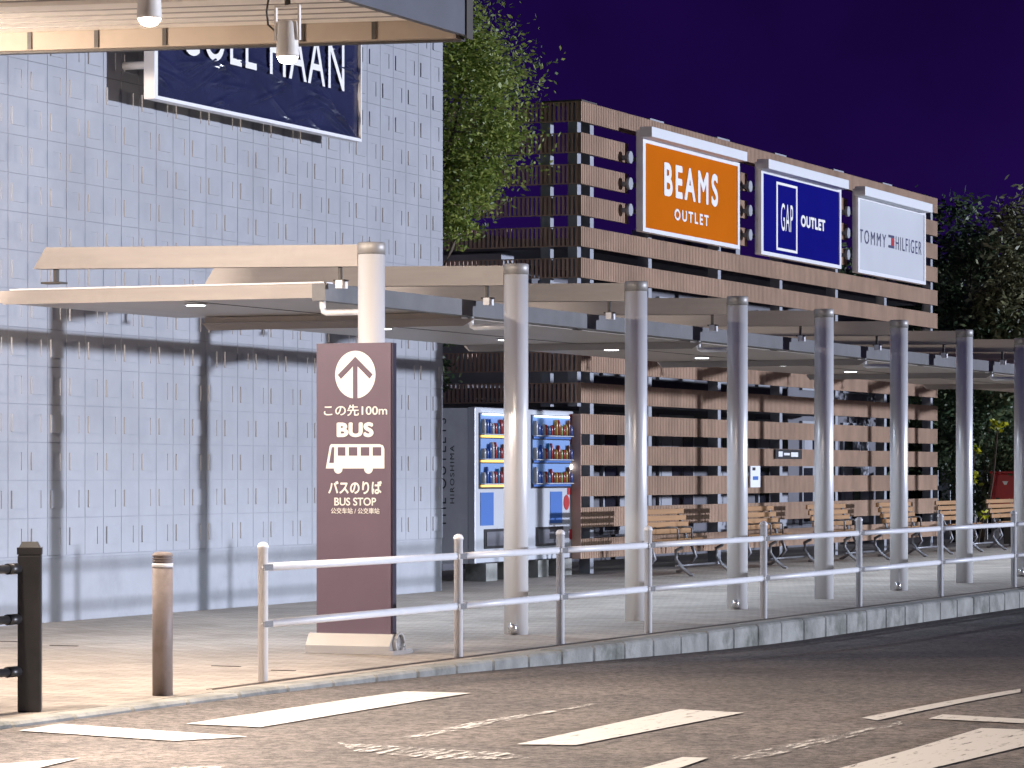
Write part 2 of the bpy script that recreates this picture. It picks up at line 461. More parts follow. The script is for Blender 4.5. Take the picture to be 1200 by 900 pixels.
for poly, wear in marks:
    pts = []
    for px, py in poly:
        z = -0.03
        for _ in range(4): z = road_z(gz(px, py, z).x) + 0.006
        pts.append(gz(px, py, z))
    # slice along X so that the patch follows the road
    n = len(pts)
    mb = MB().add(pts, [tuple(range(n))])
    me = mb.mesh('painted_stripe', wear)
    bm = bmesh.new(); bm.from_mesh(me)
    for k in range(int(min(p.x for p in pts)), int(max(p.x for p in pts)) + 1):
        bmesh.ops.bisect_plane(bm, geom=bm.verts[:] + bm.edges[:] + bm.faces[:], plane_co=(k, 0, 0), plane_no=(1, 0, 0))
    for v in bm.verts: v.co.z = road_z(v.co.x) + 0.006
    bm.to_mesh(me); bm.free()
    o = obj('painted_stripe', me); o.parent = road
for (px, py, L) in [(75, 757, .22), (265, 781, .2), (332, 786, .16), (10, 752, .2)]:
    p = gz(px, py)
    box('drain_slot', 'slot', side, p.x - 0.012, p.x + 0.012, p.y - L / 2, p.y + L / 2, 0.0005, 0.004)
obj('drain_slot', MB().box(17.0, 60, 8.885, 8.897, 0.0005, 0.003).box(17.0, 60, 8.925, 8.933, 0.0005, 0.003), 'slot', side)

# ================================================================== white tiled building
YW, XE = 14.10, 32.03
TW, TZ0 = 0.3058, 0.54
wb = thing('tiled_building', (20, YW + 3, 0), 'tall windowless building clad in pale blue-white relief tiles', 'building')
obj('wall', MB().box(2, XE - 0.012, YW + 0.0088, 26, 0.0, 8.6), 'joint', wb)
obj('plinth', MB().box(2, XE - 0.05, YW + 0.003, YW + 0.0085, 0.0, TZ0 - 0.024), 'wallbody', wb)
obj('base_trim', MB().box(2, XE - 0.03, YW - 0.004, YW + 0.0085, TZ0 - 0.022, TZ0 - 0.004), 'wallbody', wb)

def tile_geo(kind):
    h = TW / 2 - 0.0035; t = 0.0085
    def rect(a, b, c, e, y): return [(a, y, c), (b, y, c), (b, y, e), (a, y, e)]
    if kind == 0: a, b, c, e, dy = -0.105, 0.095, -0.072, 0.072, -0.011      # raised block
    else: a, b, c, e, dy = -0.06, 0.06, -0.072, 0.072, 0.006             # sunk slot
    vs = rect(-h, h, -h, h, t) + rect(-h, h, -h, h, 0) + rect(a, b, c, e, 0) + rect(a, b, c, e, dy)
    fs = []
    for r0, r1 in ((0, 4), (4, 8), (8, 12)):
        for k in range(4): fs.append((r0 + k, r0 + (k + 1) % 4, r1 + (k + 1) % 4, r1 + k))
    fs.append((12, 13, 14, 15))
    return vs, fs
tmesh = [MB().add(*tile_geo(k)).mesh('tile', 'tile') for k in (0, 1)]
NC = int((XE - 8) / TW)
cells = []
for cidx in range(NC):
    for r in range(24):
        cells.append((XE - TW * (cidx + 0.5), TZ0 + TW * (r + 0.5), (cidx + r) % 2))
def vis_size(c):
    x, z, k = c
    if x < 23.3: return -1
    u = (x * SA - YW * CA) / (x * CA + YW * SA); py = HZ - FPX * (z - EYE) / (x * CA + YW * SA); px = CX + FPX * u
    if py < 50 or px < -2: return -1
    if 181 < px < 424 and py < 120 + (px - 181) * .2: return -1
    if 371 < px < 465 and 402 < py: return -1
    return 1.0 / (x * CA + YW * SA)
cells.sort(key=vis_size, reverse=True)
rest = MB()
tg = [tile_geo(0), tile_geo(1)]
for i, (x, z, k) in enumerate(cells):
    if i < 298:
        o = obj('tile', tmesh[k], None, wb); o.location = Vector((x, YW, z + 0)) - Vector(wb.location)
        o.rotation_euler = (random.uniform(-.004, .004), 0, random.uniform(-.004, .004))
    else:
        vs, fs = tg[k]
        rest.add([(a + x, b + YW, c + z) for a, b, c in vs], fs)
tag(obj('tile_field', rest, 'tile', wb), kind='stuff')

# ---- dark wall sign with white capitals
YS = YW - 0.36
p0, p1 = gy(181, 117, YS), gy(424, 165, YS)
sX0, sX1, sZ0 = p0.x, p1.x, (p0.z + p1.z) / 2
sZ1 = sZ0 + 1.28
ws = thing('wall_sign', ((sX0 + sX1) / 2, YS + .1, sZ0), 'dark navy wrinkled wall sign with white capitals on the tiled wall', 'sign')
fr = MB(); th = 0.03
fr.box(sX0, sX1, YS, YS + 0.10, sZ0, sZ0 + th).box(sX0, sX1, YS, YS + 0.10, sZ1 - th, sZ1)
fr.box(sX0, sX0 + th * 2, YS, YS + 0.10, sZ0 + th, sZ1 - th).box(sX1 - th * .6, sX1, YS, YS + 0.10, sZ0 + th, sZ1 - th)
obj('frame', fr, 'white', ws)
nx, nz_ = 220, 70
vs = []
rnd = random.Random(3)
creases = [(rnd.uniform(sX0, sX1), rnd.uniform(sZ0, sZ1), rnd.uniform(-.5, .5), rnd.uniform(.08, .4)) for _ in range(90)]
for j in range(nz_ + 1):
    for i in range(nx + 1):
        x = sX0 + th * 2 + (sX1 - sX0 - th * 2.6) * i / nx; z = sZ0 + th + (sZ1 - sZ0 - 2 * th) * j / nz_
        dd = 0
        for cx_, cz_, sl, ln in creases:
            u = (x - cx_); w = (z - cz_) - sl * u
            dd += 0.030 * math.exp(-(w / 0.018) ** 2) * math.exp(-(u / ln) ** 2)
        vs.append((x, YS + 0.035 - dd * 0.8, z))
fm = MB().add(vs, [(j * (nx + 1) + i, j * (nx + 1) + i + 1, (j + 1) * (nx + 1) + i + 1, (j + 1) * (nx + 1) + i) for j in range(nz_) for i in range(nx)], True)
obj('film', fm, 'film', ws)
obj('backing', MB().box(sX0 + th * 2, sX1 - th * .6, YS + 0.05, YS + 0.09, sZ0 + th, sZ1 - th), 'film', ws)
lx0, lx1 = gy(213, 60, YS).x, gy(404, 60, YS).x
lz0 = (gy(404, 108, YS).z + gy(322, 88, YS).z) / 2
fit_text('lettering', 'COLE HAAN', ws, 'letter', Vector((lx0, YS, lz0)), Vector((lx1 - lx0, 0, 0)), Vector((0, 0, 0.46)), Vector((0, -1, 0)), 0.0, 1.1, -0.004)
for xx in (sX0 + .12, (sX0 + sX1) / 2, sX1 - .12):
    for zz in (sZ0 + .3, sZ1 - .3):
        obj('standoff', MB().tube([(xx, YS + .09, zz), (xx, YW - .002, zz)], .035), 'white', ws)

# ================================================================== near overhang with cream soffit
OZ = 4.0
cor = gz(550, 46, OZ)                     # far right bottom corner
lf = gz(0, 62, OZ)
sl = (lf.x - cor.x) / (lf.y - cor.y)      # the far edge is a little out of square
YO = cor.y
def xf(Y, off=0.0): return cor.x + sl * (Y - cor.y) - off
YB = YW + 0.02
oh = thing('entrance_overhang', (12, 11, OZ), 'flat entrance overhang with cream boarded soffit and dark fascia', 'canopy')
def quadbox(name, m, Y0, Y1, o0, o1, z0, z1, parent=oh):
    poly = [(xf(Y0, o0), Y0, z0), (xf(Y0, o1), Y0, z0), (xf(Y1, o1), Y1, z0), (xf(Y1, o0), Y1, z0)]
    return obj(name, MB().prism(poly, (0, 0, z1 - z0)), m, parent)
quadbox('roof', 'fascia', YO + .05, YB, 0.03, 15.0, OZ + 0.20, OZ + 0.62)
quadbox('fascia', 'fascia', YO, YO + .05, -0.012, 15.0, OZ + 0.02, OZ + 0.70)
quadbox('fascia', 'fascia', YO + .051, YB, -0.01, 0.028, OZ + 0.014, OZ + 0.70)
quadbox('edge_beam', 'edge', YO + .052, YB, 0.032, 0.09, OZ, OZ + 0.16)
quadbox('drip_edge', 'bronze', YO + .04, YB, -0.03, 0.031, OZ - 0.012, OZ + 0.012)
quadbox('corner_trim', 'bronze', YO - .012, YO - 0.001, -0.03, 0.07, OZ + 0.0, OZ + 0.71)
quadbox('fascia_line', 'bronze', YO - .006, YO - 0.001, 0.08, 15.0, OZ + 0.30, OZ + 0.315)
w = 0.24; o0 = 0.10; k = 0
while o0 < 14.5:
    drop = 0.035 if k == 5 else 0
    quadbox('soffit_board', 'soffit', YO + .06, YB, o0, o0 + w - 0.012, OZ + 0.12 - drop, OZ + 0.15)
    if k < 30: quadbox('soffit_joint', 'tan', YO + .06, YB, o0 + w - 0.0115, o0 + w - 0.0005, OZ + 0.112, OZ + 0.15)
    o0 += w; k += 1
quadbox('soffit_backing', 'bronze', YO + .06, YB, 0.10, 14.9, OZ + 0.158, OZ + 0.195)
for px in (65, 152, 240, 415, 505):
    r = gz(px, 55, OZ + .06)
    quadbox('beam_divider', 'bronze', r.y - 0.014, r.y + 0.014, 0.0905, 0.100, OZ + 0.005, OZ + 0.118)
obj('post', MB().lathe([(.1, 0), (.1, OZ + .12)], 7.0, 9.4), 'fascia', oh)

# ---- floodlights
def make_flood(loc, label, aim, watts, cone=158, blend=0.4):
    x, y, z = loc                          # centre of the lens
    t = thing('floodlight', loc, label, 'floodlight', 'floodlights under the overhang')
    b = MB().lathe([(.066, .0), (.070, .02), (.068, .03), (.064, .10), (.058, .20), (.054, .215), (.02, .22)], x, y, z, 24)
    hd = obj('housing', b, 'floodbody', t)
    fins = MB()
    for q in range(6): fins.lathe([(.0625 - q * .001, .0), (.0625 - q * .001, .006)], x, y, z + .115 + q * .014, 24)
    obj('cooling_fin', fins, 'floodbody', hd)
    obj('lens', MB().lathe([(.004, -.042), (.022, -.040), (.044, -.030), (.057, -.014), (.061, -.0005)], x, y, z, 24), 'lens', hd)
    obj('yoke', MB().box(x - .012, x + .012, y + .072, y + .084, z + .10, z + .30).box(x - .012, x + .012, y - .084, y - .072, z + .10, z + .30).box(x - .012, x + .012, y - .084, y + .084, z + .30, z + .312), 'floodbody', t)
    obj('stem', MB().tube([(x, y, z + .31), (x, y, OZ + .121)], .018), 'bronze', t)
    obj('mounting_bar', MB().box(x - .03, x + .03, y - .10, y + .38, OZ + .085, OZ + .105), 'steel', t)
    obj('cable', MB().tube([(x, y + .085, z + .16), (x, y + .13, z + .20), (x, y + .14, z + .28), (x, y + .12, OZ + .1)], .007, 6), 'bronze', t)
    spot('flood_beam', (x, y, z - .05), aim, watts, WARM, cone, blend, 0.06, hd)
    return t
zL = 3.70
f1 = gz(337, 67, zL); f2 = gz(175, 22, zL)
make_flood((f1.x, f1.y, zL), 'lit cream floodlight hanging in front of the navy wall sign', (f1.x + 1.5, f1.y - 1.2, 0), FLOOD_W * .28)
make_flood((f2.x, f2.y, zL), 'lit cream floodlight further in along the boarded soffit, clear of the sign', (f2.x + 0.5, f2.y - 1.8, 0), FLOOD_W * .34)
make_flood((17.0, 12.6, zL), 'added out-of-view cream floodlight on the soffit closest to the tiled wall', (20.0, 12.4, 0), FLOOD_W * .9)  # added outside the frame: warm light on the near-facing tile edges
make_flood((15.6, 13.30, zL), 'added out-of-view cream floodlight tight against the tiled wall, washing along it', (29.0, 14.0, 2.6), FLOOD_W * 3.2, 26, .5)  # added and unseen: narrow beam raking the wall to brighten its relief
make_flood((13.5, 9.1, zL), 'added out-of-view cream floodlight midway along the soffit, above the kerb', (15.5, 4.0, 0), FLOOD_W * 1.7, 112, .7)  # added outside the frame to spread warm light over the road
make_flood((10.5, 9.1, zL), 'added out-of-view cream floodlight on the soffit beside the overhang post', (14.0, 3.0, 0), FLOOD_W * 2.6, 112, .7)  # also an unseen addition, lighting the near road

# ================================================================== walkway canopy
YC, CP, CX0 = 9.82, 2.570, 21.10
NCOL = 14
cw = thing('walkway_canopy', (31, YC, 0), 'long covered walkway with steel columns, cantilever beams and thin roof panels', 'canopy')
CR = 0.092
def col_mesh():
    return MB().lathe([(CR, 0.0), (CR, 2.70)], 0, 0, 0, 40).mesh('column', 'column')
def cap_mesh():
    return MB().lathe([(CR + .004, 2.7005), (CR + .004, 2.775), (CR - .004, 2.782)], 0, 0, 0, 40).mesh('column_cap', 'capgrey')
cm, capm = col_mesh(), cap_mesh()
bt = 0.05
beam_me = MB().prism([(-bt, CR * .9, 2.62), (-bt, 2.62, 2.66), (-bt, 2.52, 2.81), (-bt, CR * .9, 2.768)], (2 * bt, 0, 0)).mesh('beam', 'tan')
br_far = MB().box(-.02, .02, 2.45, 2.475, 2.56, 2.659).box(-.05, .05, 2.40, 2.56, 2.552, 2.566).mesh('bracket', 'bronze')
br_near = MB().box(-.015, .015, .225, .245, 2.53, 2.63).box(-.04, .04, .19, .27, 2.522, 2.534).mesh('bracket', 'bronze')
clip = MB().box(-.045, .045, .20, .25, 2.475, 2.53).mesh('panel_clip', 'white')
base_cap = MB().lathe([(.035, 0), (.035, .05), (.02, .07)], -CR - .02, -.02, 0.02, 12).mesh('base_valve', 'steel')
for i in range(NCOL):
    X = CX0 + CP * i
    c = obj('column', cm, None, cw); c.location = Vector((X, YC, 0)) - Vector(cw.location)
    obj('column_cap', capm, None, c)
    if i in (1, 3, 5, 7): obj('base_valve', base_cap, None, c)
    b = obj('beam', beam_me, None, cw); b.location = c.location
    obj('bracket', br_far, None, b); obj('bracket', br_near, None, b); obj('panel_clip', clip, None, b)
    if i == 0 or i % 2 == 1:
        zb = 2.31
        pts = [(0, .37, 2.40), (0, .37, zb + .035), (0, .362, zb + .012), (0, .34, zb), (0, .05, zb)]
        me = MB().tube(pts, .022, 10).mesh('drain_pipe', 'column')
        p = obj('drain_pipe', me, None, cw); p.location = c.location
XEND = CX0 + CP * (NCOL - 1) + 1.2
obj('gutter', MB().box(CX0 - .04, XEND, YC + .33, YC + .43, 2.392, 2.512), 'gutter', cw)
Y0r, Y1r = YC + .44, YC + 2.62
def roof_panel(xa, xb, za, zb, low):
    # thin slab rising from za at xa to zb at xb (underside heights), with a tan front lip and bevelled ends
    t = 0.045
    Yb = Y1r if low else Y1r + .30
    pan = MB().prism([(xa, Y0r, za), (xb, Y0r, zb), (xb, Y0r, zb + t), (xa, Y0r, za + t)], (0, Yb - Y0r, 0))
    r = obj('roof_panel', pan, 'panel', cw)
    l0, l1 = (za - .058, za - .002) if low else (za - .012, za + .085)
    lip = MB().prism([(xa - .012, Y0r - .12, l1), (xa - .012, Yb + .02, l1), (xa - .012, Yb - .04, l0), (xa - .012, Y0r - .02, l0)], (.010, 0, 0))
    obj('front_lip', lip, 'tan', r)
    if not low: obj('top_flashing', MB().box(xa - .02, xa + .12, Y0r - .10, Yb - .1, l1 + .001, l1 + .012), 'white', r)
    obj('seam', MB().prism([(xa, (Y0r + Y1r) / 2 - .006, za - .004), (xb, (Y0r + Y1r) / 2 - .006, zb - .004), (xb, (Y0r + Y1r) / 2 - .006, zb - .001), (xa, (Y0r + Y1r) / 2 - .006, za - .001)], (0, .012, 0)), 'bronze', r)
    n = max(1, round((xb - xa) / CP))
    for q in range(n):
        f = .24 if n == 1 else (q + .5) / n
        x = xa + (xb - xa) * f; z = za + (zb - za) * f
        dl = obj('downlight', MB().lathe([(.085, -.012), (.085, -.004)], x, 11.5, z, 20), 'white', r)
        obj('lens', MB().lathe([(.068, -.016), (.068, -.0125)], x, 11.5, z, 20), 'downlens', dl)
        spot('downlight_beam', (x, 11.5, z - .03), (x, 11.5, 0), DOWN_W, (0.72, 0.84, 1.0), 154, 0.6, 0.06, dl)
    return r
segs = [(CX0 - .02, CX0 + CP + .10, 2.425, 2.43, 0)]
for k in range(1, NCOL, 2):
    xa = CX0 + CP * k - .02
    segs.append((xa, min(xa + 2 * CP - .02, XEND), 2.38, 2.385, 1))
for s_ in segs: roof_panel(*s_)

# ================================================================== bus stop sign
XS = 20.74
pl = gx(371, 600, XS).y; pr = gx(458, 600, XS).y
zt, zb_ = gx(415, 402, XS).z, 0.135
bs = thing('bus_stop_sign', (XS, (pl + pr) / 2, 0), 'plum coloured bus stop direction sign on a polished steel foot', 'sign')
pn = box('panel', 'purple', bs, XS, XS + .05, pr, pl, zb_ - .03, zt)
box('edge_strip', 'purple_edge', bs, XS + .004, XS + .055, pr - .016, pr - .001, zb_ - .03, zt - .003)
prof = [(-.10, .0), (-.10, .055), (-.045, .135), (.10, .135), (.16, .055), (.16, .0)]
ft = obj('foot', MB().prism([(XS + a, pr - .035, b + .002) for a, b in prof], (0, pl - pr + .07, 0)), 'steel', bs)
box('foot_plate', 'steel', bs, XS - .13, XS + .19, pr - .075, pr - .0355, 0.001, .03)
obj('end_ring', MB().tube([(XS + .03 + .07 * math.cos(a), pr - .05, .075 + .065 * math.sin(a)) for a in [2 * PI * q / 20 for q in range(21)]], .010, 8), 'capgrey', bs)
NX = Vector((-1, 0, 0))
def sign_text(body, x0, x1, y0, y1, bold, sp=1.0):
    a = gx(x0, y1, XS); b = gx(x1, y1, XS); c = gx(x0, y0, XS)
    b.z = a.z; c.y = a.y
    fit_text('lettering', body, bs, 'letter', a, b - a, c - a, NX, bold, sp, 0.002)
sign_text('この先100m', 379.8, 454, 474.4, 487.6, .012)
sign_text('BUS', 394.8, 438, 495, 512.4, .05, 1.06)
sign_text('バスのりば', 385, 447.7, 563.5, 579, .03)
sign_text('BUS STOP', 392, 441, 583, 592.5, .018)
sign_text('公交车站 / 公交車站', 388, 445, 595, 602, .012)
sc = FPX / (XS * CA + 9.9 * SA)                     # px per metre on the sign
cc = gx(416.5, 439, XS); rad = 26.8 / sc
dk = [(XS - .002, cc.y + rad * math.cos(2 * PI * q / 48) * .97, cc.z + rad * 1.04 * math.sin(2 * PI * q / 48)) for q in range(48)]
ar = obj('arrow_disc', MB().add(dk, [tuple(range(48))]), 'letter', bs)
def ypt(dx, dy): return (XS - .0035, cc.y - dx / sc, cc.z - dy / sc)
sh = MB().add([ypt(-3.0, -13), ypt(3.0, -13), ypt(3.0, 29), ypt(-3.0, 29)], [(0, 1, 2, 3)])
obj('arrow_mark', sh, 'purple', ar)
def ypt2(dx, dy): return (XS - .0038, cc.y - dx / sc, cc.z - dy / sc)
obj('arrow_mark', MB().add([ypt2(0, -21), ypt2(22.5, 0), ypt2(18.5, 5), ypt2(0, -12.5)], [(0, 1, 2, 3)]).add([ypt2(0, -21), ypt2(0, -12.5), ypt2(-18.5, 5), ypt2(-22.5, 0)], [(0, 1, 2, 3)]), 'purple', ar)
def P(px, py, e=.002):
    q = gx(px, py, XS); return (XS - e, q.y, q.z)
def disc(px, py, r, e):
    q = gx(px, py, XS)
    return [(XS - e, q.y + r / sc * math.cos(2 * PI * k / 20), q.z + r / sc * math.sin(2 * PI * k / 20)) for k in range(20)]
bus = MB().add([P(382, 549), P(386.5, 523), P(388, 520.5), P(445, 520.5), P(449, 522), P(450.6, 526), P(450.6, 549)], [tuple(range(7))])
bi = obj('bus_symbol', bus, 'letter', bs)
obj('bus_wheel', MB().add(disc(396.5, 549.5, 5.6, .0024), [tuple(range(20))]), 'letter', bi)
obj('bus_wheel', MB().add(disc(432, 549.5, 5.6, .0024), [tuple(range(20))]), 'letter', bi)
for x0, x1 in ((396, 405), (409, 419), (423, 433), (437, 447)):
    obj('bus_window', MB().add([P(x0, 534, .0035), P(x0, 524, .0035), P(x1, 524, .0035), P(x1, 534, .0035)], [(0, 1, 2, 3)]), 'purple', bi)
obj('bus_window', MB().add([P(386, 542.5, .0035), P(389, 524, .0035), P(392, 524, .0035), P(391.5, 542.5, .0035)], [(0, 1, 2, 3)]), 'purple', bi)

# ================================================================== white guard rail
YG = 8.97
gxs = [17.78, 20.63, 22.44, 24.23, 26.99, 29.72, 32.46, 35.35, 38.2, 41.1, 44.0, 46.9, 49.8]
gr = thing('guard_rail', (30, YG, 0), 'white tubular two-bar pedestrian guard rail along the kerb', 'guard rail')
gpost = MB().lathe([(.0295, 0), (.0295, .775), (.034, .776), (.034, .788), (.026, .803), (.01, .812)], 0, 0, 0, 20).mesh('post', 'white')
gbr = MB().box(-.055, .055, .026, .040, -.018, .018).tube([(-.045, .028, 0), (-.045, .05, 0)], .009, 8).tube([(.045, .028, 0), (.045, .05, 0)], .009, 8).mesh('rail_bracket', 'steel')
for i, X in enumerate(gxs):
    p = obj('post', gpost, None, gr); p.location = Vector((X, YG, 0)) - Vector(gr.location)
    for z in (.665, .335):
        b = obj('rail_bracket', gbr, None, p); b.location = (0, -.065, z)
for a, b in zip(gxs[:-1], gxs[1:]):
    for z in (.665, .335):
        obj('rail', MB().tube([(a + .035, YG, z), (b - .035, YG, z)], .0235, 14), 'white', gr)

# ---- black post and rail fence
bp_ = gz(35, 834)
bf = thing('black_fence', (bp_.x, bp_.y, 0), 'black square-post fence with three bars at the kerb', 'fence')
hw = .065
a45 = math.radians(28)
def sq(r, z): return [(bp_.x + r * math.cos(a45 + PI / 2 * q + PI / 4), bp_.y + r * math.sin(a45 + PI / 2 * q + PI / 4), z) for q in range(4)]
po = obj('post', MB().prism(sq(hw * 1.3, 0), (0, 0, .80)), 'black', bf, .008)
obj('post_cap', MB().prism(sq(hw * 1.36, .8005), (0, 0, .035)).add(sq(hw * 1.15, .836) + sq(hw * .85, .865), [(0, 1, 5, 4), (1, 2, 6, 5), (2, 3, 7, 6), (3, 0, 4, 7), (4, 5, 6, 7), (3, 2, 1, 0)]), 'black', po)
for py in (666, 725, 786):
    z = gz(35, py, 0) and EYE + (HZ - py) / FPX * ((bp_.x * CA + bp_.y * SA))
    obj('bar', MB().tube([(bp_.x - .04, bp_.y + .03, z), (bp_.x - 2.4, bp_.y + .05, z)], .022, 12), 'black', bf)
    obj('bar_sleeve', MB().tube([(bp_.x - .06, bp_.y + .03, z), (bp_.x - .17, bp_.y + .032, z)], .028, 12), 'black', bf)
q = obj('post', MB().prism([(a - 2.4, b, c) for a, b, c in sq(hw * 1.3, 0)], (0, 0, .80)), 'black', bf)

# ---- bollard
b0 = gz(190.5, 815)
bo = thing('bollard', (b0.x, b0.y, 0), 'brown cylindrical bollard with grooved top and white band', 'bollard')
R = .056
obj('body', MB().lathe([(R, 0), (R, .70)], b0.x, b0.y, 0, 32), 'bollard', bo)
obj('reflective_band', MB().lathe([(R + .002, .7003), (R + .002, .722)], b0.x, b0.y, 0, 32), 'white', bo)
pr_ = [(R, .7225)]
z = .7235
for k in range(3): pr_ += [(R - .006, z), (R - .006, z + .005), (R + .001, z + .007), (R + .001, z + .013)]; z += .0145
pr_ += [(R, z), (R - .006, z + .012), (.01, z + .018)]
obj('grooved_top', MB().lathe(pr_, b0.x, b0.y, 0, 32), 'bollard', bo)

# ================================================================== slatted screen building
YF, XC0, XC1, ZT, BP, BH = 14.80, 37.69, 53.40, 5.62, 0.371, 0.238
sb = thing('slatted_building', (45, 18, 0), 'outlet building screened by wide brown horizontal boards', 'building')
def ribbed(x0, x1, z0):
    mb = MB().box(x0, x1, YF + .012, YF + .04, z0, z0 + BH)
    n = max(1, int((x1 - x0) / .057))
    for k in range(n):
        a = x0 + (x1 - x0) * k / n
        mb.box(a, a + .042, YF, YF + .0125, z0 + .004, z0 + BH - .004)
    mb.box(x0, x1, YF - .004, YF + .0115, z0, z0 + .0035).box(x0, x1, YF - .004, YF + .0115, z0 + BH - .0035, z0 + BH)
    return mb
def fX(px): return gy(px, 300, YF).x
for k in range(15):
    z0 = ZT - BP * k - BH
    if z0 < 0.1: continue
    if k in (1, 2, 3):
        for a, b in ((XC0, fX(737)), (fX(856), fX(876)), (fX(976), fX(993)), (fX(1076), XC1)):
            obj('board', ribbed(a, b, z0), 'brownboard', sb)
    else:
        obj('board', ribbed(XC0, XC1, z0), 'brownboard', sb)
# side boards: open upright slats between two rails
for k in range(10):
    z0 = ZT - BP * k - BH
    mb = MB().box(XC0 + .006, XC0 + .028, YF + .045, YF + 5.0, z0, z0 + .012).box(XC0 + .006, XC0 + .028, YF + .045, YF + 5.0, z0 + BH - .012, z0 + BH)
    n = int(4.95 / .057)
    for q in range(n):
        y = YF + .045 + .057 * q
        mb.box(XC0, XC0 + .022, y, y + .030, z0 + .0125, z0 + BH - .0125)
    obj('slat_board', mb, 'brownslat', sb)
box('end_panel', 'brownslat', sb, XC0 - .012, XC0 - .001, YF + .0, YF + .13, ZT - BP * 14 - BH + .0, ZT - BP * 10)
for px in (699, 767, 848, 920, 985, 1042, 1096):
    X = fX(px)
    box('post', 'postgrey', sb, X - .06, X + .06, YF + .06, YF + .20, 0.0, ZT - .03)
for yy in (YF + .07, YF + .42, YF + 2.6):
    box('post', 'postgrey', sb, XC0 + .05, XC0 + .17, yy, yy + .12, 2.0, ZT - .03)
box('cap_rail', 'bronze', sb, XC0 - .01, XC0 + .5, YF - .01, YF + .5, ZT + .001, ZT + .018)
for px in (770, 848, 915, 983, 1040):
    X = fX(px); box('cap_plate', 'postgrey', sb, X - .25, X + .25, YF + .0, YF + .12, ZT + .001, ZT + .022)
# body behind the screen
bx0, by0 = 38.6, 17.0
obj('wall', MB().box(bx0, 58, by0, 27, 0, 4.05), 'backwall', sb)
obj('roof', MB().box(bx0 - .15, 58.2, by0 - .15, 27.2, 4.06, 4.22), 'backwall', sb)
wx = bx0 + .9; k = 0
rnd = random.Random(5)
while wx < 56:
    ww = 1.5
    for (z0, z1) in ((0.35, 2.05), (2.55, 3.75)):
        f = box('window', 'postgrey', sb, wx, wx + ww, by0 - .05, by0 - .002, z0, z1)
        nn = 3
        for q in range(nn):
            mm = 'blind' if rnd.random() < .6 else 'darkglass'
            a = wx + .05 + (ww - .1) * q / nn
            box('pane', mm, f, a + .015, a + (ww - .1) / nn - .015, by0 - .060, by0 - .051, z0 + .06, z0 + (z1 - z0) * .55)
            box('pane', 'darkglass' if rnd.random() < .6 else 'blind', f, a + .015, a + (ww - .1) / nn - .015, by0 - .060, by0 - .051, z0 + (z1 - z0) * .6, z1 - .06)
    wx += 2.25
# pale side wall behind the slats
obj('side_wall', MB().box(bx0 - .06, bx0 - .002, by0 + .4, 21, 2.2, 4.0), 'blind', sb)
obj('side_wall', MB().box(38.28, 38.34, YF + .3, by0 + .39, 2.3, 2.95).box(38.28, 38.34, YF + .9, by0 + .39, 3.2, 3.6), 'blind', sb)
obj('duct', MB().box(bx0 - .5, bx0 - .1, YF + 1.2, YF + 2.1, 3.62, 3.86).box(bx0 - .45, bx0 - .15, YF + 1.9, YF + 2.6, 3.0, 3.5), 'blind', sb)
rng = random.Random(9)
for px, py, w_, h_ in ((795, 285, .5, .16), (818, 284, .5, .2), (858, 290, .35, .15), (790, 318, .5, .15), (815, 320, .45, .14), (875, 328, .8, .16), (960, 312, .7, .2), (1080, 335, .3, .14)):
    p = gy(px, py, YF + 1.2)
    box('roof_unit', 'blind', sb, p.x - w_, p.x + w_, YF + 1.2, YF + 1.7, p.z - h_, p.z + h_)
for zz in (3.0,):
    box('gallery_floor', 'backwall', sb, XC0 + .5, 53.2, YF + .9, by0 - .2, 2.12, 2.24)
    box('gallery_floor', 'backwall', sb, XC0 + .5, 53.2, YF + .3, by0 - .2, 3.90, 4.04)

# ---- three billboards on the screen
def billboard(label, face_m, fl, frr, ytl, ybl, ytr, ybr, bar, frame_m='white'):
    YP = YF - .20
    a, b = gy(fl, ybl, YP), gy(frr, ybr, YP)
    z0 = (a.z + b.z) / 2; z1 = (gy(fl, ytl, YP).z + gy(frr, ytr, YP).z) / 2
    x0, x1 = a.x, b.x
    t = thing('billboard', ((x0 + x1) / 2, YP, z0), label, 'billboard', 'billboards on the slatted screen')
    w = .05
    obj('frame', MB().box(x0, x1, YP, YP + .09, z0, z0 + w).box(x0, x1, YP, YP + .09, z1 - w, z1).box(x0, x0 + w * 1.6, YP, YP + .09, z0 + w, z1 - w).box(x1 - w * 1.6, x1, YP, YP + .09, z0 + w, z1 - w), 'white', t)
    box('face', face_m, t, x0 + w * 1.6, x1 - w * 1.6, YP + .012, YP + .07, z0 + w, z1 - w)
    bx_a, bx_b, byt, byb = bar
    YBar = YP - .17
    c, e = gy(bx_a, byt, YBar), gy(bx_b, byt, YBar)
    zb1 = gy(bx_a, byt, YBar).z; zb0 = gy(bx_a, byb, YBar).z
    box('lamp_bar', 'lightbar', t, c.x, e.x, YBar, YBar + .165, zb0, zb1, bevel=.006)
    box('bar_arm', 'white', t, x0 - .02, x0 - .001, YP - .002, YP + .088, z0, z1 + .10)
    for zz in (z0 + .25, (z0 + z1) / 2, z1 - .25):
        for xx in (x0 - .22,):
            obj('mount_disc', MB().tube([(xx, YP + .08, zz), (xx, YP + .12, zz)], .075, 16), 'postgrey', t)
            obj('mount_arm', MB().box(xx - .02, x0 + .2, YP + .121, YP + .16, zz - .025, zz + .025), 'postgrey', t)
            obj('mount_arm', MB().box(xx - .02, xx + .02, YP + .16, YF + .06, zz - .025, zz + .025), 'postgrey', t)
    for xx in (x0 + .6, x1 - .6):
        obj('mount_arm', MB().box(xx - .03, xx + .03, YP + .09, YF + .06, z0 + .3, z0 + .36), 'postgrey', t)
    return t, YP
NY = Vector((0, -1, 0))
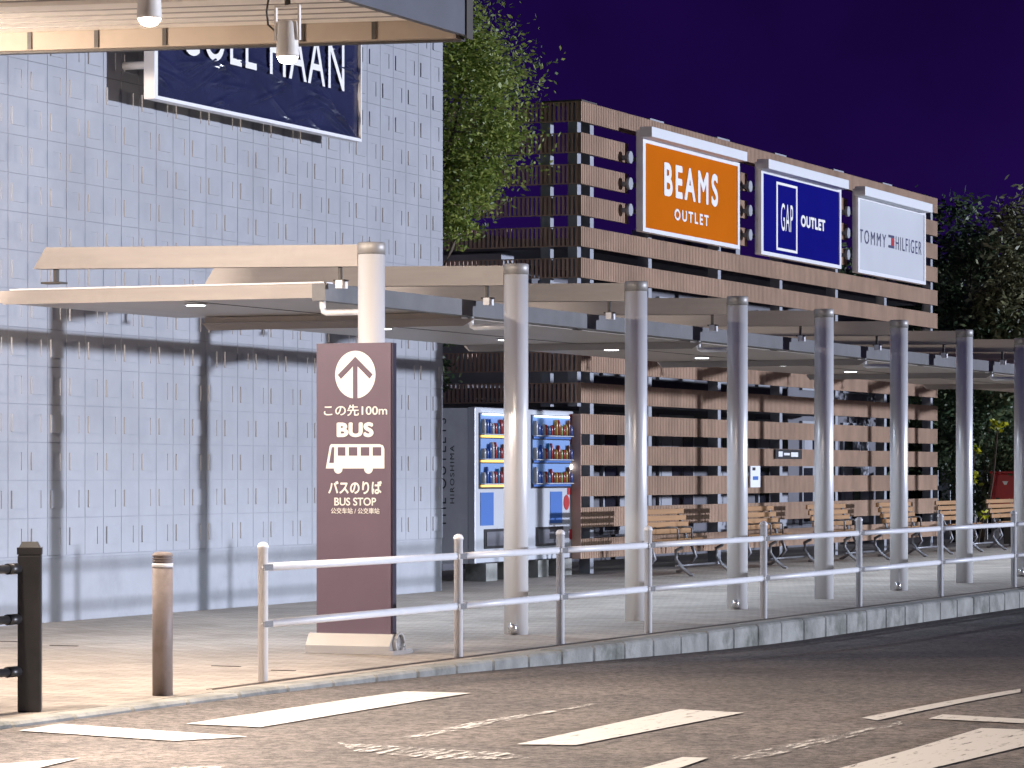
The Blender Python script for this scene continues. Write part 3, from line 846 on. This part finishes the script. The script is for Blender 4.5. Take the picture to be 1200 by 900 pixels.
def btext(t, YP, name, body, m, x0, x1, yl0, yl1, yr0, yr1, bold, sp=1.0):
    a = gy(x0, yl1, YP); b = gy(x1, yr1, YP); c = gy(x0, yl0, YP); d_ = gy(x1, yr0, YP)
    za, zc = (a.z + b.z) / 2, (c.z + d_.z) / 2
    fit_text(name, body, t, m, Vector((a.x, YP + .012, za)), Vector((b.x - a.x, 0, 0)), Vector((0, 0, zc - za)), NY, bold, sp, .004)
t, YP = billboard('orange outlet billboard with white capitals on the slatted screen', 'orange', 754, 867, 161, 270.5, 192, 292.5, (764, 876, 148, 160))
btext(t, YP, 'lettering', 'BEAMS', 'letter', 779, 842, 190, 229.5, 204, 243, .032, 1.3)
btext(t, YP, 'lettering', 'OUTLET', 'letter', 791, 831, 244, 258, 252.5, 265, .032, 1.4)
t, YP = billboard('navy outlet billboard with a white outlined square on the slatted screen', 'navy', 892.5, 986, 199, 298, 221, 315, (901, 995, 186, 197.5))
a = gy(910.5, 293, YP); b = gy(935, 297, YP); c = gy(910.5, 212.5, YP)
x0, x1, z0, z1 = a.x, b.x, (a.z + b.z) / 2, c.z; w = .035
obj('square_outline', MB().box(x0, x1, YP + .006, YP + .011, z0, z0 + w).box(x0, x1, YP + .006, YP + .011, z1 - w, z1).box(x0, x0 + w * 1.6, YP + .006, YP + .011, z0 + w, z1 - w).box(x1 - w * 1.6, x1, YP + .006, YP + .011, z0 + w, z1 - w), 'letter', t)
btext(t, YP, 'lettering', 'GAP', 'letter', 916, 930, 237.5, 270.5, 241, 272.5, .0, 1.15)
btext(t, YP, 'lettering', 'OUTLET', 'letter', 939, 967.5, 252, 266, 257.5, 271, .05, 1.1)
t, YP = billboard('white outlet billboard with thin navy capitals on the slatted screen', 'whitepanel', 1006, 1085, 229, 320, 249, 333, (1014, 1093, 218, 229))
btext(t, YP, 'lettering', 'TOMMY', 'navytext', 1007.8, 1039, 268, 284, 275, 290.5, -.004, 1.35)
btext(t, YP, 'lettering', 'HILFIGER', 'navytext', 1050.5, 1080.5, 277, 293, 283, 298.5, -.004, 1.3)
a = gy(1042, 290, YP); b = gy(1048.5, 291, YP); z0 = a.z; z1 = gy(1042, 275, YP).z; h = (z1 - z0)
fl = obj('flag_mark', MB().box(a.x, b.x, YP + .006, YP + .011, z0, z0 + h * .2).box(a.x, b.x, YP + .006, YP + .011, z1 - h * .2, z1), 'navytext', t)
obj('flag_red', MB().box((a.x + b.x) / 2, b.x, YP + .006, YP + .011, z0 + h * .2, z1 - h * .2), 'red', fl)

# ---- small notices on the lower boards
p0, p1 = gy(909, 528, YF - .03), gy(940, 538, YF - .03)
t = thing('name_plate', ((p0.x + p1.x) / 2, YF - .02, p1.z), 'small dark name plate with pale lettering on the brown boards', 'sign')
box('plate', 'black', t, p0.x, p1.x, YF - .03, YF - .006, p1.z, p0.z + .02)
for a_, b_, c_, d_ in ((.12, .3, .03, .01), (.36, .62, .05, .03), (.68, 1.0, .03, .02)):
    box('lettering', 'vmgrey', t, p0.x + a_, p0.x + b_, YF - .034, YF - .031, p1.z + c_, p0.z - d_)
p0, p1 = gy(879.5, 546, YF - .03), gy(891, 571, YF - .03)
t = thing('paper_notice', ((p0.x + p1.x) / 2, YF - .02, p1.z), 'white paper notice with blue print fixed to the brown boards', 'notice')
box('sheet', 'paper', t, p0.x, p1.x, YF - .03, YF - .010, p1.z, p0.z)
obj('print', MB().box(p0.x + .08, p0.x + .2, YF - .034, YF - .031, p0.z - .06, p0.z - .02), 'black', t)
obj('print', MB().box(p0.x + .1, p1.x - .1, YF - .034, YF - .031, p1.z + .10, p1.z + .15), 'vmblue', t)

# ================================================================== vending machines
YV = 14.92
vx0, vxm, vx1 = gy(556.5, 560, YV).x, gy(617, 560, YV).x, gy(672, 560, YV).x
def vending(xa, xb, label, red):
    t = thing('vending_machine', ((xa + xb) / 2, YV + .4, 0), label, 'vending machine', 'drinks vending machines in the corner')
    w = xb - xa; zb, ztp = .20, 1.94
    box('cabinet', 'vmgrey', t, xa + .01, xb - .01, YV + .09, YV + .78, zb, ztp - .01)
    dr = box('door', 'vmwhite', t, xa, xb, YV, YV + .088, zb, ztp, bevel=.012)
    wx0, wx1 = xa + w * .09, xb - w * .10
    fr_ = box('display_window', 'vmdark', t, wx0 - .03, wx1 + .03, YV - .006, YV - .001, .93 + .10, 1.88)
    for r in range(3):
        z0 = 1.045 + r * .277
        row = box('display_back', 'vmlit', fr_, wx0, wx1, YV - .012, YV - .0065, z0 + .045, z0 + .27)
        mb = MB(); n = 15
        for q in range(n):
            x = wx0 + (wx1 - wx0) * (q + .5) / n; hh = random.choice([.11, .12, .13, .16, .18]); rr = (wx1 - wx0) / n * .36
            mb.lathe([(rr, 0), (rr, hh * .75), (rr * .6, hh), (rr * .5, hh * 1.02)], x, YV - .034, z0 + .048, 8)
        tag(obj('drink_can', mb, 'cans', fr_), kind='stuff')
        box('button_row', 'button' if not red else 'vmblue', fr_, wx0, wx1, YV - .026, YV - .0125, z0 + .006, z0 + .030)
        box('shelf', 'vmwhite', fr_, wx0, wx1, YV - .06, YV - .013, z0 + .034, z0 + .044)
    box('display_lamp', 'tubelamp', fr_, wx0 + .05, wx1 - .05, YV - .03, YV - .0125, 1.856, 1.872)
    pw = .3
    px_ = xa + w * .10 if not red else xa + w * .48
    box('poster', 'vmblue', t, px_, px_ + pw * 1.25, YV - .006, YV - .001, .62, .99)
    if not red:
        box('coin_plate', 'button', t, xa + w * .62, xa + w * .72, YV - .010, YV - .001, .80, .94)
        obj('coin_knob', MB().tube([(xa + w * .80, YV - .03, .97), (xa + w * .80, YV - .001, .97)], .04, 12), 'red', t)
    else:
        obj('red_sticker', MB().tube([(xa + w * .84, YV - .005, .86), (xa + w * .84, YV - .001, .86)], .09, 16), 'red', t)
        box('red_sticker', 'red', t, xa + w * .86, xa + w * .94, YV - .006, YV - .001, .95, 1.03)
        box('red_sticker', 'red', t, xb - .14, xb - .03, YV - .006, YV - .001, 1.55, 1.90)
        obj('price_lamp', MB().tube([(xb - .10, YV - .02, 1.28), (xb - .10, YV - .001, 1.28)], .03, 12), 'tubelamp', t)
        box('red_sticker', 'red', t, xb - .13, xb - .05, YV - .006, YV - .001, .42, .54)
    sl_ = box('delivery_slot', 'vmdark', t, xa + w * .17, xb - w * .24, YV - .008, YV - .001, .36, .58)
    box('flap', 'backwall', sl_, xa + w * .21, xb - w * .28, YV - .014, YV - .0085, .39, .55)
    box('kick_line', 'vmdark', t, xa + .05, xb - .05, YV - .004, YV - .001, .20, .208)
    for x in (xa + .2, xb - .5):
        box('foot_block', 'kerb', t, x, x + .32, YV - .05, YV + .2, 0.001, .198)
    return t
v1 = vending(vx0, vxm - .03, 'white vending machine with glowing amber button rows, beside the tiled building', False)
v2 = vending(vxm + .03, vx1, 'white vending machine with red stickers, beside the brown boards', True)
# side lettering, reads upwards
xs_ = vx0 + .008
def vside(body, px, y0, y1, wpx, m, bold):
    a = gx(px - wpx / 2, y1, xs_); b = gx(px + wpx / 2, y1, xs_); c = gx(px, y0, xs_)
    fit_text('lettering', body, v1, m, Vector((xs_, b.y, a.z)), Vector((0, 0, c.z - a.z)), Vector((0, a.y - b.y, 0)), Vector((-1, 0, 0)), bold, 1.25, .004)
vside('HIROSHIMA', 530, 522, 590, 5.0, 'vmdark', .0)
vside('THE OUTLETS', 518, 490, 618, 10, 'vmdark', .0)

# ================================================================== benches
YBk = 13.92
def make_bench():
    L = 1.75
    t = thing('park_bench', (0, 0, 0), 'x', 'bench', 'benches under the walkway canopy')
    # back slats lean away from the road (+Y); seat slats run towards -Y
    for k in range(4):
        z = .48 + k * .078; y = .02 + k * .030
        obj('back_slat', MB().box(0, L, y, y + .028, z, z + .062), 'benchwood', t, .006)
    for k in range(5):
        y = -.06 - k * .088
        obj('seat_slat', MB().box(0, L, y - .075, y, .395 - (.012 if 0 < k < 4 else 0), .425 - (.012 if 0 < k < 4 else 0)), 'benchwood', t, .006)
    for x in (.16, L - .16):
        s = MB()
        s.tube([(x, -.46, .385), (x, -.44, .34), (x, -.36, .30), (x, -.36, .20), (x, -.44, .10), (x, -.54, .02), (x, -.58, .012)], [.018, .02, .022, .022, .022, .02, .016], 8)
        s.tube([(x, -.02, .385), (x, -.06, .30), (x, -.10, .20), (x, -.02, .10), (x, .10, .02), (x, .15, .012)], [.02, .022, .022, .022, .02, .016], 8)
        s.tube([(x, -.50, .385), (x, -.03, .375), (x, .02, .42), (x, .05, .50), (x, .13, .74), (x, .15, .78)], [.016, .018, .02, .02, .018, .012], 8)
        obj('leg_frame', s, 'iron', t)
    obj('stretcher', MB().tube([(.16, -.36, .12), (L - .16, -.36, .12)], .013, 8), 'iron', t)
    for x in (L / 2 - .25, L / 2 + .25):
        obj('middle_arm', MB().tube([(x, .05, .55), (x, -.10, .565), (x, -.20, .56), (x, -.215, .54), (x, -.215, .42)], .011, 8), 'iron', t)
    return t
ends = [39.15, 42.65, 45.85, 49.15, 52.3, 55.3]
blab = ['slatted wooden bench closest to the vending machines', 'slatted wooden bench below the white paper notice', 'slatted wooden bench just past the dark name plate',
        'slatted wooden bench under the white billboard', 'slatted wooden bench at the far end of the brown boards', 'slatted wooden bench in front of the red box']
pb = make_bench()
for i, e in enumerate(ends):
    o = pb if i == 0 else copy_tree(pb)
    o.location = (e - 1.75, YBk, 0); o['label'] = blab[i]

# ================================================================== plants
def tree(name, loc, label, crown_c, crown_r, nclump, nleaf, size, lm, seed, group=None, trunk_r=.09, clump=.30, cat='tree'):
    rg = random.Random(seed)
    t = thing(name, loc, label, cat, group)
    base = Vector(loc); cc_ = Vector(crown_c); R_ = Vector(crown_r)
    tm = MB()
    top = cc_ + Vector((0, 0, R_.z * .6))
    pts = [base + (top - base) * f + Vector((rg.uniform(-.06, .06), rg.uniform(-.06, .06), 0)) * (1 if f > 0 else 0) for f in (0, .2, .4, .6, .8, 1)]
    tm.tube(pts, [trunk_r, trunk_r * .85, trunk_r * .7, trunk_r * .5, trunk_r * .3, trunk_r * .12], 10)
    cl = []
    for k in range(nclump):
        while True:
            v = Vector((rg.uniform(-1, 1), rg.uniform(-1, 1), rg.uniform(-1, 1)))
            if .30 < v.length < 1: break
        q = cc_ + Vector((v.x * R_.x, v.y * R_.y, v.z * R_.z))
        cl.append((q, rg.uniform(.6, 1.25) * clump))
    for q, r in cl[::3]:
        s0 = pts[2] + (pts[5] - pts[2]) * rg.uniform(0, .8)
        mid = (s0 + q) / 2 + Vector((0, 0, -.08))
        tm.tube([s0, mid, q], [trunk_r * .3, trunk_r * .2, trunk_r * .06], 6)
    obj('trunk', tm, 'bark', t)
    vs = []; fs = []
    for q, r in cl:
        for k in range(nleaf):
            g = Vector((rg.gauss(0, 1), rg.gauss(0, 1), rg.gauss(0, .75))) * r * .5
            p = q + g
            a = Vector((rg.gauss(0, 1), rg.gauss(0, 1), rg.gauss(0, .6))).normalized()
            b = a.cross(Vector((rg.gauss(0, 1), rg.gauss(0, 1), rg.gauss(0, 1)))).normalized()
            s = size * rg.uniform(.6, 1.3)
            o = len(vs)
            vs += [p - a * s, p + b * s * .42 - a * s * .1, p + a * s, p - b * s * .42 - a * s * .1]
            fs.append((o, o + 1, o + 2, o + 3))
    me = bpy.data.meshes.new('crown'); me.from_pydata([tuple(v) for v in vs], [], fs); me.materials.append(M[lm])
    o = bpy.data.objects.new('crown', me); C.objects.link(o); o.parent = t; o.location = -Vector(loc)
    return t
tree('evergreen_tree', (35.5, 15.9, 0), 'bright green leafy tree rising beside the tiled wall', (35.6, 15.75, 5.35), (.82, .88, 1.65), 46, 950, .036, 'leaf_near', 11, clump=.46)
tree('shrub', (36.2, 16.7, 0), 'dark leafy shrub behind the vending machines', (36.2, 16.6, 2.55), (.5, .8, .6), 24, 160, .05, 'leaf_dark', 12, trunk_r=.04, cat='shrub')
tree('broadleaf_tree', (57.5, 15.6, 0), 'dark green tree beyond the end of the slatted screen', (57.6, 15.4, 3.9), (1.6, 1.7, 1.9), 70, 240, .075, 'leaf_dark', 13, 'trees beyond the screen', clump=.5)
tree('broadleaf_tree', (57.0, 14.3, 0), 'taller olive-leaved tree beyond the screen with paler foliage', (57.0, 14.25, 4.15), (1.0, .85, 1.6), 50, 300, .065, 'leaf_olive', 14, 'trees beyond the screen', clump=.5)
tree('broadleaf_tree', (62.5, 16.0, 0), 'dim tree standing furthest back behind the dark green one', (62.5, 15.6, 3.2), (2.0, 2.6, 2.6), 90, 220, .10, 'leaf_dark', 15, 'trees beyond the screen', clump=.65)
tree('shrub', (56.9, 15.0, 0), 'loose shrub with thin stems behind the far benches', (56.9, 14.9, 1.45), (.5, .9, .9), 26, 150, .06, 'leaf_dark', 16, trunk_r=.03, cat='shrub')
yl = thing('yellow_flower_plant', (56.2, 13.6, 0), 'thin-stemmed plant with a few bright yellow leaf sprays', 'plant')
rg = random.Random(21)
for px, py in ((1169, 498), (1143, 527), (1141, 560), (1150, 604), (1170, 497)):
    p = gx(px, py, 56.0)
    obj('stem', MB().tube([(56.2 + rg.uniform(-.1, .1), p.y + rg.uniform(.1, .5), 0), (56.1, p.y + .1, p.z * .6), tuple(p)], [.014, .01, .006], 6), 'bark', yl)
    vs = []; fs = []
    for k in range(16):
        c = p + Vector((rg.gauss(0, .05), rg.gauss(0, .06), rg.gauss(0, .05)))
        a = Vector((rg.gauss(0, 1), rg.gauss(0, 1), rg.gauss(0, .5))).normalized(); b = a.cross(Vector((rg.gauss(0, 1), rg.gauss(0, 1), rg.gauss(0, 1)))).normalized()
        o = len(vs); vs += [c - a * .06, c + b * .03, c + a * .06, c - b * .03]; fs.append((o, o + 1, o + 2, o + 3))
    obj('leaf_spray', MB().add(vs, fs), 'leaf_yellow', yl)
tree('clipped_hedge', (68, 18, 0), 'long dark hedge at the back behind all the trees', (68, 18, 1.6), (1.0, 8.0, 1.7), 200, 170, .14, 'leaf_dark', 31, trunk_r=.06, clump=.9, cat='hedge')
tree('broadleaf_tree', (65, 19.5, 0), 'spreading dark tree behind the back of the slatted building', (65, 19.5, 3.2), (1.8, 2.4, 2.4), 90, 200, .12, 'leaf_dark', 32, 'trees beyond the screen', clump=.7)
# pale fence behind the plants
pf = thing('pale_fence', (57.6, 14.2, 0), 'pale upright-board fence behind the shrubs', 'fence')
for k in range(14):
    y = 13.1 + .22 * k
    box('board', 'whitepanel', pf, 57.6, 57.63, y, y + .15, .05, 1.25)
box('rail', 'whitepanel', pf, 57.635, 57.67, 13.1, 16.1, .9, .98)
# red cabinet
a = gx(1161, 590, 56.4); b = gx(1196, 553, 56.4)
rbx = thing('red_box', (56.6, (a.y + b.y) / 2, 0), 'red metal box on a stand behind the last bench', 'box')
box('body', 'red', rbx, 56.4, 56.75, b.y, a.y, a.z - .05, b.z - .03, bevel=.02)
box('lid', 'red', rbx, 56.38, 56.77, b.y - .02, a.y + .02, b.z - .029, b.z + .01, bevel=.01)
box('stand', 'black', rbx, 56.5, 56.65, (a.y + b.y) / 2 - .06, (a.y + b.y) / 2 + .06, 0.001, a.z - .051)
m_ = gx(1178, 566, 56.39)
obj('emblem', MB().prism([(56.398, m_.y - .05, m_.z + .03), (56.398, m_.y + .05, m_.z + .03), (56.398, m_.y + .02, m_.z - .03), (56.398, m_.y - .02, m_.z - .03)], (-.004, 0, 0)), 'letter', rbx)
box('lock_plate', 'black', rbx, 56.392, 56.399, a.y - .16, a.y - .09, a.z - .0, a.z + .10)
